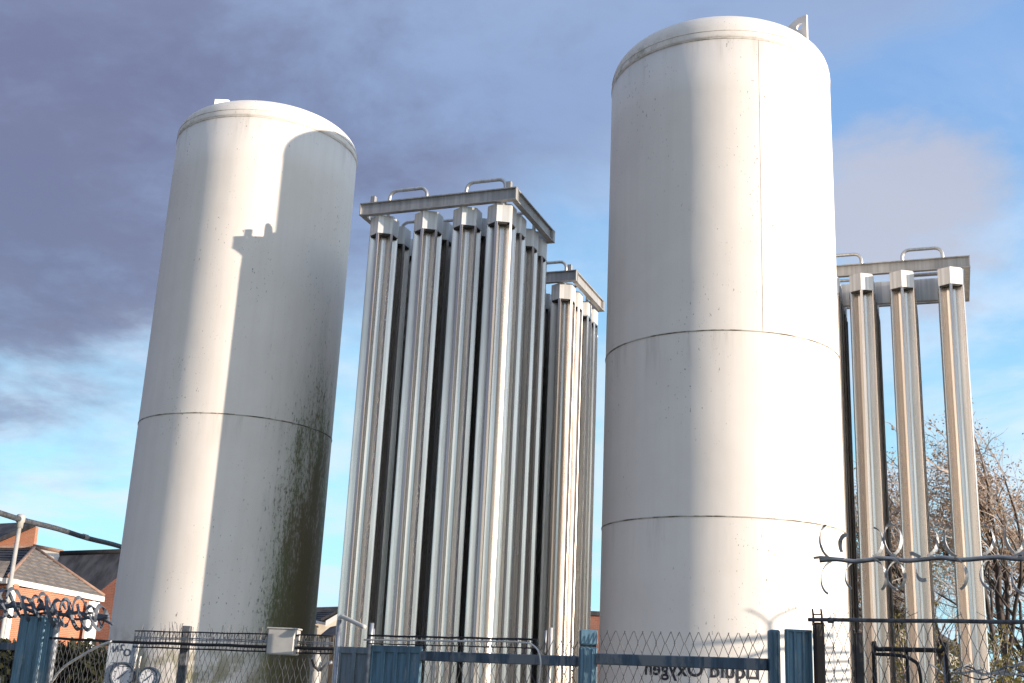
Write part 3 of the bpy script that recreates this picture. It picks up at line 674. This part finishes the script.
child(MB().tube([FP(1.842, 0.05, -0.06), FP(1.840, 1.78, -0.06)], 0.010, 8), 'outer_pipe', MT['galv'], t)

# gauge board and gauges in front of the mossy tank
def gauge(parent, c, r, name):
    """bezel ring, dial and needle facing the fence; c is the centre of the dial"""
    def disc(prof, seg=32):
        mb = MB().lathe(prof, seg, cap=False); mb.v = [(c.x + x, c.y - z, c.z + y) for x, y, z in mb.v]; mb.f = [f[::-1] for f in mb.f]; return mb
    b = child(disc([(r * 0.55, -0.06), (r, -0.05), (r, 0.012), (r * 0.93, 0.024), (r * 0.80, 0.014), (r * 0.80, 0.004)]), 'bezel', MT['bezel'], parent)
    o = disc([(0.0001, 0.005), (r * 0.82, 0.005)]).build('dial', MT['dial']); o.parent = b
    nd = MB(); nd.strap([c + Vector((-r * 0.32, -0.010, -r * 0.30)), c + Vector((0, -0.010, 0)), c + Vector((r * 0.42, -0.010, r * 0.40))], Vector((0.7, 0, -0.7)), [r * 0.10, r * 0.08, r * 0.02], 0.002)
    o = nd.build('needle', MT['ink']); o.parent = b
    mk = MB()
    for k in range(9):
        a = -0.7 + k * (PI + 1.4) / 8; p = c + Vector((math.cos(a) * r * 0.62, -0.007, math.sin(a) * r * 0.62)); mk.strap([p - Vector((math.cos(a), 0, math.sin(a))) * r * 0.07, p + Vector((math.cos(a), 0, math.sin(a))) * r * 0.07], Vector((-math.sin(a), 0, math.cos(a))), r * 0.05, 0.0015)
    o = mk.build('dial_mark', MT['ink']); o.parent = b
    return b
t = thing('gauge_board', 'pale gauge board with small lettering and a round dial at the mossy tank\'s foot', 'gauge board', (-3.26, 10.5, 0))
child(MB().box(Vector((-3.262, 10.53, 0.875)), (0.256, 0.02, 1.745), 0, 0.004), 'board', MT['board'], t)
for z in (1.585, 1.557): child(MB().box(Vector((-3.25, 10.515, z)), (0.16, 0.014, 0.006), 0, 0.001), 'label_strip', MT['ink'], t)
def sign_char(ch, size, p, parent, rot=0.0):
    me = flat_text(ch, size); me.transform(Matrix.Translation(p) @ Matrix.Rotation(rot, 4, 'Y') @ Matrix.Rotation(PI / 2, 4, 'X') @ Matrix.Scale(-1, 4, (1, 0, 0)))
    me.materials.clear(); me.materials.append(MT['ink']); return under(link('lettering', me), parent)
sign_char('N', 0.075, Vector((-3.315, 10.516, 1.675)), t, -0.2); sign_char('2', 0.075, Vector((-3.265, 10.516, 1.69)), t); sign_char('O', 0.085, Vector((-3.215, 10.516, 1.645)), t)
gauge(t, Vector((-3.232, 10.515, 1.483)), 0.112, 'gauge')
for k in range(2):
    child(MB().tube([Vector((-3.16 + 0.06 * k, 10.50, 1.2)), Vector((-3.13 + 0.035 * k, 10.50, 1.62)), Vector((-3.12 + 0.03 * k, 10.50, 1.75 - 0.1 * k))], 0.008, 8), 'thin_pipe', MT['cable'], t)
t = thing('pressure_gauge', 'round black rimmed pressure gauge with a white dial, right of the gauge board', 'gauge', (-2.985, 10.45, 0))
gauge(t, Vector((-2.985, 10.45, 1.474)), 0.09, 'gauge')
child(MB().tube([Vector((-2.985, 10.50, 0.1)), Vector((-2.985, 10.50, 1.40)), Vector((-2.985, 10.49, 1.47))], 0.018, 8), 'stem', MT['galv'], t)

# pipe handrail at the far left
t = thing('handrail', 'old grey pipe handrail on clamped posts beside the brick houses at the far left', 'handrail', (-5.2, 13, 0))
A, B = Vector((-5.42, 11.7, 3.05)), Vector((-5.02, 15.9, 3.05))
child(MB().tube([A.lerp(B, k / 16) + Vector((0, 0, 0.006 * math.sin(k))) for k in range(17)], 0.031, 12), 'top_rail', MT['darkgalv'], t)
for Y in (12.9, 15.75):
    f = (Y - A.y) / (B.y - A.y); p = A.lerp(B, f)
    child(MB().tube([Vector((p.x, Y, 0)), Vector((p.x, Y, 3.02))], 0.023, 10), 'post', MT['box' if Y < 13 else 'black'], t)
    child(MB().lathe([(0.036, -0.10), (0.038, -0.04), (0.048, -0.03), (0.050, 0.035), (0.036, 0.05)], 12, p), 'clamp', MT['box'], t)
    if Y < 13: child(MB().lathe([(0.032, -0.03), (0.036, 0.0), (0.032, 0.03)], 12, (p.x, Y, 2.31)), 'collar', MT['box'], t)
child(MB().tube([A.lerp(B, 0.66), A.lerp(B, 0.685)], 0.036, 12), 'sleeve', MT['box'], t)

# ------------------------------------------------------------------ buildings
def V(*a): return Vector(a)
def wall_quad(p, q, z0, z1, th=0.25): return [V(p.x, p.y, z0), V(q.x, q.y, z0), V(q.x, q.y, z1), V(p.x, p.y, z1)]
def courses(quad, n, th=0.05):
    """a roof slope in overlapping tile courses: quad = eave left, eave right, ridge right, ridge left"""
    a, b, c, d = [Vector(p) for p in quad]; nv = (b - a).cross(d - a).normalized(); mb = MB()
    for k in range(n):
        f0, f1 = k / n, (k + 1.15) / n
        p = [a.lerp(d, f0) + nv * th, b.lerp(c, f0) + nv * th, b.lerp(c, min(1, f1)) + nv * 0.006, a.lerp(d, min(1, f1)) + nv * 0.006]
        lo = [a.lerp(d, f0), b.lerp(c, f0)]
        mb.add([lo[0], lo[1]] + p, [(0, 1, 3, 2), (2, 3, 4, 5)])
    mb.add([a - nv * 0.1, b - nv * 0.1, c - nv * 0.1, d - nv * 0.1, a, b, c, d], [(3, 2, 1, 0), (0, 1, 5, 4), (1, 2, 6, 5), (2, 3, 7, 6), (3, 0, 4, 7)])
    return mb
# the hip-roofed brick house
h = thing('brick_house', 'orange brick house with a hipped grey tile roof and white fascia behind the handrail', 'house', at(60, 655, 52))
P0, P1, AP = at(8, 578, 48), at(104, 597, 54.5), at(34, 549, 55)
ZE = (P0.z + P1.z) / 2
PL = P0 + V(-9, 3.5, 0); PB = P1 + V(-7, 6, 0); RL = AP + V(-9, 3.2, 0)
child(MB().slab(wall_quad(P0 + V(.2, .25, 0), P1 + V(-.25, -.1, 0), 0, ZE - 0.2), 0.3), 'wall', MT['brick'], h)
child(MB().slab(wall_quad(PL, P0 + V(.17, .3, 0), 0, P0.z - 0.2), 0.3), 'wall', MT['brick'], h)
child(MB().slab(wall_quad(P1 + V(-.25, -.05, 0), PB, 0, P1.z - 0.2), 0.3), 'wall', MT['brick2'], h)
child(courses([P0, P1, AP + V(.05, 0, 0), AP], 11, 0.05), 'roof', MT['roof'], h)
child(courses([PL, P0, AP, RL], 11, 0.05), 'roof', MT['slate'], h)  # left slope of the tile roof coloured dark for the shadow on it
child(courses([P1, PB, RL, AP], 8, 0.05), 'roof', MT['roof'], h)
for a, b in ((P1, AP), (P0, AP), (AP, RL)): child(MB().tube([a + V(0, 0, .06), a.lerp(b, .5) + V(0, 0, .07), b + V(0, 0, .08)], 0.085, 6), 'ridge_tile', MT['ridge'], h)
u_ = (P1 - P0).normalized()
child(MB().slab([P0 + V(.06, -.06, -.22), P1 + V(.06, -.06, -.22), P1 + V(.06, -.06, .0), P0 + V(.06, -.06, .0)], 0.10), 'fascia', MT['upvc'], h)
child(MB().slab([PL + V(-.02, -.05, -.22), P0 + V(-.02, -.05, -.22), P0 + V(-.02, -.05, .0), PL + V(-.02, -.05, .0)], 0.10), 'fascia', MT['upvc'], h)
child(MB().tube([P1 + V(-.3, -.5, -.15), P1 + V(-.3, -.45, -.5), V(P1.x - .3, P1.y - .4, 0)], 0.09, 8), 'downpipe', MT['upvc'], h)
nw = V(u_.y, -u_.x, 0).normalized()
def fpt(f, z): p = P0.lerp(P1, f) + V(.0, .1, 0); return V(p.x, p.y, z)
for f0, f1, z0, z1, mk in ((0.80, 0.92, 1.2, 4.1, 'upvc'), (0.015, 0.055, 1.2, 4.2, 'upvc')):
    w = MB(); w.slab([fpt(f0, z0) + nw * .16, fpt(f1, z0) + nw * .16, fpt(f1, z1) + nw * .16, fpt(f0, z1) + nw * .16], 0.12)
    w = child(w, 'window', MT[mk], h)
    if mk == 'glass':
        fr = MB()
        for a, b, c, d in ((f0 - .02, f1 + .02, z0 - .1, z0), (f0 - .02, f1 + .02, z1, z1 + .1), (f0 - .02, f0, z0, z1), (f1, f1 + .02, z0, z1), ((f0 + f1) / 2 - .01, (f0 + f1) / 2 + .01, z0, z1)):
            fr.slab([fpt(a, c) + nw * .2, fpt(b, c) + nw * .2, fpt(b, d) + nw * .2, fpt(a, d) + nw * .2], 0.1)
        o = fr.build('frame', MT['upvc']); o.parent = w
# small porch roof at the far left of it
D0, D1, D2, D3 = at(-30, 572, 46.5), at(2, 578, 46.8), at(10, 561, 47.4), at(-30, 560, 47.4)
child(courses([D0, D1, D2, D3], 4, 0.04), 'porch_roof', MT['roof'], h)
child(MB().slab([D0 + V(0, 0, -.12), D1 + V(0, 0, -.12), D1, D0], 0.12), 'porch_fascia', MT['upvc'], h)

# taller brick gable behind it
g = thing('brick_gable_building', 'taller orange brick building with a sloping gable end and dark roof, behind the hipped house', 'building', at(0, 655, 68))
G0, G1, G2, G3 = at(-60, 560, 68), at(36, 560, 68), at(36, 526.5, 68), at(-60, 568, 68)
child(MB().slab([V(G0.x, 68, 0), V(G1.x, 68, 0), G2, G3], 0.4), 'gable_wall', MT['brick'], g)
child(MB().slab([G3 + V(0, -.3, .0), G2 + V(.1, -.3, .0), G2 + V(-3.6, 9, 0.2), G3 + V(-3.6, 9, 0.2)], -0.22), 'roof', MT['slate'], g)
child(MB().slab([at(-70, 566, 69.5), at(20, 548, 69.5), at(33, 525.5, 76), at(-70, 531, 76)], -0.25), 'rear_roof', MT['slate'], g)
# long dark-roofed block running off behind the tank
g = thing('dark_roofed_block', 'long block with steep dark slate roof between the hipped house and the mossy tank', 'building', at(90, 655, 64))
a0, a1, a2, a3 = at(52, 584, 62), at(150, 612, 62), at(150, 551.5, 66), at(60, 554.5, 66)
child(MB().slab([at(40, 612, 62), a1, a2, a3], 0.3), 'roof', MT['slate'], g)
child(MB().slab([V(a0.x - 3, 62.6, 0), V(a1.x, 62.6, 0), V(a1.x, 62.6, a1.z + .05), V(a0.x - 3, 62.6, a1.z + .2)], 0.4), 'wall', MT['brick2'], g)
child(MB().tube([a3 + V(0, 0, .05), a2 + V(0, 0, .05)], 0.16, 6), 'ridge_tile', MT['black'], g)
b0, b1, b2 = at(99, 640, 58), at(118, 640, 58), at(119, 576, 58)
child(MB().slab([V(b0.x, 58, 0), V(b1.x + 3, 58, 0), b2 + V(3, 0, 2.0), b2, at(99, 592, 58)], 0.4), 'gable_wall', MT['brick2'], g)
c0, c1, c2, c3 = at(32, 549, 66.5), at(60, 567, 65), at(63, 553, 66.8), at(34, 547.5, 67)
child(MB().slab([c0, c1, c2, c3], 0.3), 'parapet', MT['cream'], g)
child(MB().tube([c3 + V(0, -.1, .08), c2 + V(0, -.1, .08)], 0.11, 6), 'coping', MT['ridge'], g)

# cream house between the mossy tank and the middle rack
g = thing('cream_house', 'cream house with a dark roof in the gap between mossy tank and middle rack', 'house', at(330, 670, 60))
e0, e1, r1_, r0_ = at(296, 622, 58), at(343, 620, 58), at(343, 606.5, 61), at(296, 608, 61)
child(courses([e0, e1, r1_, r0_], 7, 0.04), 'roof', MT['slate'], g)
child(MB().slab([V(e0.x, 58.3, 0), V(at(372, 620, 58).x, 58.3, 0), V(at(372, 620, 58).x, 58.3, e1.z - .1), V(e0.x, 58.3, e0.z - .02)], 0.3), 'wall', MT['cream'], g)
child(MB().slab([at(316, 623.5, 57.8), at(333, 626, 57.8), at(333, 624, 57.8), at(316, 620.5, 57.8)], 0.15), 'fascia', MT['upvc'], g)
k0, k1, k2 = at(326, 624, 57), at(360, 624, 57), at(347, 611.5, 57)
child(MB().slab([V(k0.x, 57, 0), V(k1.x, 57, 0), k1, k2, k0], 0.3), 'gable_wall', MT['cream'], g)
for p_, q_ in ((k0, k2), (k2, k1)): child(MB().slab([p_ + V(0, -.15, -.12), q_ + V(0, -.15, -.12), q_ + V(0, -.15, .14), p_ + V(0, -.15, .14)] , 0.12), 'bargeboard', MT['upvc'], g)
child(MB().slab([k0 + V(-.2, -.2, .14), k2 + V(0, -.2, .16), k2 + V(0, 4, .16), k0 + V(-.2, 4, .14)], -0.1), 'gable_roof', MT['slate'], g)
child(MB().slab([at(319, 636, 54), at(336, 634, 54), at(337, 625.5, 56), at(330, 627, 56)], 0.12), 'porch_roof', MT['slate'], g)
child(MB().slab([V(at(331, 640, 55.8).x, 55.8, 0), V(at(338, 640, 55.8).x, 55.8, 0), at(338, 631, 55.8), at(331, 632, 55.8)], 0.1), 'door', MT['stain'], g)
# brown block seen between the two racks and the tank
g = thing('brown_brick_block', 'small flat roofed brown brick block in the gap left of the taller tank', 'building', at(596, 680, 52))
c = at(596, 640, 52); zt = at(596, 616, 52).z
child(MB().box(V(c.x, 54.5, zt / 2), (3.6, 5, zt), 0.1, 0.02), 'wall', MT['brick2'], g)
child(MB().box(V(c.x, 54.5, zt + .1), (3.8, 5.2, .2), 0.1, 0.02), 'roof', MT['slate'], g)
# dark brown house among the trees on the right
g = thing('brown_house', 'dark red brown house with a sloping roof half hidden by shrubs behind the sunlit rack', 'house', at(920, 680, 36))
q0, q1, q2, q3 = at(880, 612, 34), at(965, 662, 34), at(975, 662, 41), at(890, 612, 41)
child(MB().slab([q0, q1, q2, q3], -0.25), 'roof', MT['stain'], g)
child(MB().slab([V(q0.x - 2.6, 34.3, 0), V(q1.x - .4, 34.3, 0), V(q1.x - .4, 34.3, q1.z), q0 + V(0, .3, -.15), V(q0.x - 2.6, 34.3, q1.z)], 0.3), 'gable_wall', MT['brick2'], g)
child(MB().slab([q0 + V(-.1, -.15, -.35), q1 + V(-.1, -.15, -.35), q1 + V(0, -.15, -.05), q0 + V(0, -.15, -.05)], 0.12), 'bargeboard', MT['cream'], g)
q4 = V(q0.x - 2.8, 34, q1.z)
child(MB().slab([q4, q0, q3, q4 + V(0.3, 7, 0)], -0.25), 'roof', MT['stain'], g)

# ------------------------------------------------------------------ trees and shrubs
def leaf(mb, p, size, rr):
    a = Vector((rr.gauss(0, 1), rr.gauss(0, 1), rr.gauss(0, 1))).normalized(); b = a.orthogonal().normalized()
    b = Matrix.Rotation(rr.uniform(0, 6.28), 3, a) @ b; c = a.cross(b); s = size * rr.uniform(0.6, 1.3)
    mb.add([p - b * s * .5, p + c * s * .32, p + b * s * .6, p - c * s * .32], [(0, 1, 2, 3)])
def tree(label, base, H, seed, leafmat, nleaf, lsize, spread=0.9, lean=(0, 0), wind=(-0.25, 0), trunk_r=0.10, levels=5, leafz=0.55, group='bare autumn trees beyond the yard', drop=0.0):
    t = thing('autumn_tree', label, 'tree', base, 0, group); rr = random.Random(seed)
    tr, tw, lf = MB(), MB(), MB(); tips = []
    def grow(p, d, L, r, lev):
        n = 4 if lev < 3 else 3; pts = [p]; rs = [r]; cur = p.copy(); dd = d.copy()
        for i in range(n):
            w = 0.10 + 0.05 * lev
            dd = (dd + Vector((rr.gauss(0, w), rr.gauss(0, w), rr.gauss(0, w * .6))) + Vector((wind[0], wind[1], 0)) * 0.06 * lev + Vector((0, 0, 0.05 if lev < 4 else -drop))).normalized()
            cur = cur + dd * L / n; pts.append(cur.copy()); rs.append(r * (1 - 0.42 * (i + 1) / n))
        (tr if lev < 3 else tw).tube(pts, rs, 7 if lev == 0 else (5 if lev < 3 else 3), smooth=lev < 3, caps=False)
        if lev >= levels: tips.extend(pts[1:]); return
        k = (5 if lev == 0 else 4 if lev < 2 else 3)
        for j in range(k + (1 if lev == 0 else 0)):
            f = 0.35 + 0.65 * (j + rr.random() * .6) / k if lev else 0.40 + 0.60 * (j + .3) / k
            f = min(f, 1.0); i0 = min(int(f * n), n - 1); q_ = pts[i0].lerp(pts[i0 + 1], f * n - i0)
            ang = rr.uniform(0.35, 0.85) * spread; ax = dd.orthogonal().normalized(); ax = Matrix.Rotation(rr.uniform(0, 6.28), 3, dd) @ ax
            nd = (Matrix.Rotation(ang, 3, ax) @ dd); nd = (nd + Vector((0, 0, 0.15))).normalized()
            grow(q_, nd, L * rr.uniform(0.52, 0.74), rs[i0] * rr.uniform(0.48, 0.66), lev + 1)
        grow(pts[-1], (dd + Vector((0, 0, .05))).normalized(), L * 0.66, rs[-1], lev + 1)
    grow(Vector((0, 0, 0)), Vector((lean[0], lean[1], 1)).normalized(), H * 0.40, trunk_r, 0)
    top = max(p.z for p in tips); k = H / top
    for mb in (tr, tw): mb.v = [(x * k, y * k, z * k) for x, y, z in mb.v]
    tips = [p * k for p in tips]
    hi = [p for p in tips if p.z > leafz * H] or tips
    cl = [rr.choice(hi) for _ in range(max(6, nleaf // 60))]
    for i in range(nleaf):
        p = rr.choice(hi)
        if rr.random() < 0.65:
            c = rr.choice(cl); p = min(rr.sample(hi, min(8, len(hi))), key=lambda v: (v - c).length)
        leaf(lf, p + Vector((rr.gauss(0, .06), rr.gauss(0, .06), rr.gauss(0, .06) - .03)), lsize, rr)
    tr.build('trunk', MT['bark'], t); o = tw.build('branches', MT['twig'], t); o['kind'] = 'stuff'
    o = lf.build('crown', MT[leafmat], t); o['kind'] = 'stuff'
    return t
def gpt(px, Y): p = at(px, 690, Y); return (p.x, p.y, 0)
tree('russet leaved birch leaning left, with a dark forked trunk at the right edge', gpt(1016, 20), 6.9, 21, 'leaf_brown', 9000, 0.048, 0.95, (-0.05, 0), (-0.5, 0), 0.115, 5, drop=0.03)
tree('bare pinkish tree with few russet leaves, just right of the sunlit rack', gpt(975, 25), 7.0, 5, 'leaf_brown', 6000, 0.048, 0.9, (-0.08, 0), (-0.35, 0), 0.10, 5)
tree('olive leaved tree standing behind the sunlit rack, beside the taller tank', gpt(893, 25), 6.6, 8, 'leaf_olive', 4200, 0.07, 0.75, (0, 0), (-0.1, 0), 0.09, 5, 0.2)
tree('thin bare tree between the middle and right tubes of the sunlit rack', gpt(935, 29), 7.0, 13, 'leaf_brown', 3000, 0.05, 0.95, (0.03, 0), (-0.25, 0), 0.09, 5)
tree('pale bare tree cut by the right edge of the picture', gpt(1065, 22), 6.8, 31, 'leaf_brown', 5000, 0.048, 1.0, (-0.1, 0), (-0.3, 0), 0.11, 5)
def shrub(label, base, w, h, seed, leafmat, n, lsize, group, cat='shrub', name='shrub', deep=None, fill=False):
    t = thing(name, label, cat, base, 0, group); rr = random.Random(seed); st, lf = MB(), MB(); pts_ = []
    for k in range(int(26 * max(1, w / 2))):
        x0 = rr.uniform(-w / 2, w / 2) * .8; y0 = rr.uniform(-.3, .3) * (deep or w); d = Vector((rr.gauss(0, .3), rr.gauss(0, .3), 1)).normalized(); L = h * rr.uniform(.55, 1.0)
        P = [Vector((x0, y0, 0))]
        for i in range(4): d = (d + Vector((rr.gauss(0, .14), rr.gauss(0, .14), 0))).normalized(); P.append(P[-1] + d * L / 4)
        st.tube(P, [.018, .015, .011, .008, .004], 4, False, False)
        for i in range(5):
            q_ = P[rr.randint(1, 3)]; dd = (Vector((rr.gauss(0, 1), rr.gauss(0, 1), rr.uniform(0, 1)))).normalized(); e = q_ + dd * h * .22
            st.tube([q_, q_.lerp(e, .5) + Vector((0, 0, .03)), e], [.008, .006, .003], 3, False, False); pts_ += [q_.lerp(e, .6), e]
        pts_ += P[2:]
    for i in range(n):
        p = rr.choice(pts_)
        if fill and rr.random() < 0.8: p = Vector((rr.uniform(-w / 2, w / 2), rr.uniform(-.5, .5) * deep, h * (1 - rr.random() ** 1.6 * .9) * .94))
        leaf(lf, p + Vector((rr.gauss(0, .07), rr.gauss(0, .07), rr.gauss(0, .05))), lsize, rr)
    o = st.build('stems', MT['twig' if leafmat != 'leaf_dark' else 'bark'], t); o['kind'] = 'stuff'
    o = lf.build('foliage', MT[leafmat], t); o['kind'] = 'stuff'; return t
for i, (px, Y, w, h_, lm, lab) in enumerate([
    (905, 22, 2.2, 3.2, 'leaf_olive', 'olive shrub behind the open pipe frame'),
    (942, 20, 1.8, 2.9, 'leaf_olive', 'olive shrub left of the foremost sunlit tube at the right'),
    (985, 18, 2.0, 2.85, 'leaf_olive', 'yellow olive shrub between the last sunlit tube and the dark forked trunk'),
    (1035, 18, 2.2, 2.9, 'leaf_olive', 'yellow olive shrub right of the dark forked trunk')]):
    shrub(lab, gpt(px, Y), w, h_, 40 + i, lm, 7000, 0.055, 'shrubs under the autumn trees')
hp = at(75, 660, 11.2)
shrub('dark unclipped hedge behind the fence, between the blue post and the gauge board', (hp.x - 0.55, hp.y, 0), 1.7, 1.74, 77, 'leaf_dark', 30000, 0.085, None, 'hedge', 'hedge', 0.7, True)
hp = at(-25, 660, 11.8)
shrub('dark hedge at the far left, behind the blue rail', (hp.x, hp.y, 0), 1.6, 1.72, 78, 'leaf_dark', 20000, 0.085, None, 'hedge', 'hedge', 0.7, True)

# security fence on the sunward side of the yard: its forked posts throw shadows on the taller tank
sdh = Vector((sd.x, sd.y, 0)).normalized(); sq = Vector((-sdh.y, sdh.x, 0)); o0 = Vector((6.425, 9.397, 0))
t = thing('security_fence', 'tall steel security fence with forked post tops on the sunward side of the yard', 'fence', o0)
for d in (0.0, -1.9, 0.62):
    p = o0 + sq * d; zj = 2.72
    child(MB().tube([p, p + Vector((0, 0, zj))], 0.016, 8), 'post', MT['galv'], t)
    mb = MB()
    for sg in (-1, 1): mb.tube(smooth([p + Vector((0, 0, zj - 0.03)), p + sq * 0.045 * sg + Vector((0, 0, zj + 0.055)), p + sq * (0.20 if sg > 0 else 0.11) * sg + Vector((0, 0, zj + 0.13))]), 0.011, 6)
    child(mb, 'forked_arm', MT['galv'], t)
for z, dz, r in ((2.585, -0.03, 0.025), (2.47, -0.16, 0.020), (1.2, 0, 0.03)):
    child(MB().tube([o0 + sq * 0.62 + Vector((0, 0, z)), o0 + Vector((0, 0, z)), o0 - sq * 0.9 + Vector((0, 0, z + dz * 3)), o0 - sq * 2.6 + Vector((0, 0, z + dz * 3))], r, 8), 'fence_rail', MT['galv'], t)
for k in range(7):
    z = 2.42 - 0.085 * k
    child(MB().tube([o0 + sq * 0.45 + Vector((0, 0, z)), o0 + sq * 1.15 + Vector((0, 0, z + 0.02))], 0.019, 8), 'slat_bar', MT['galv'], t)
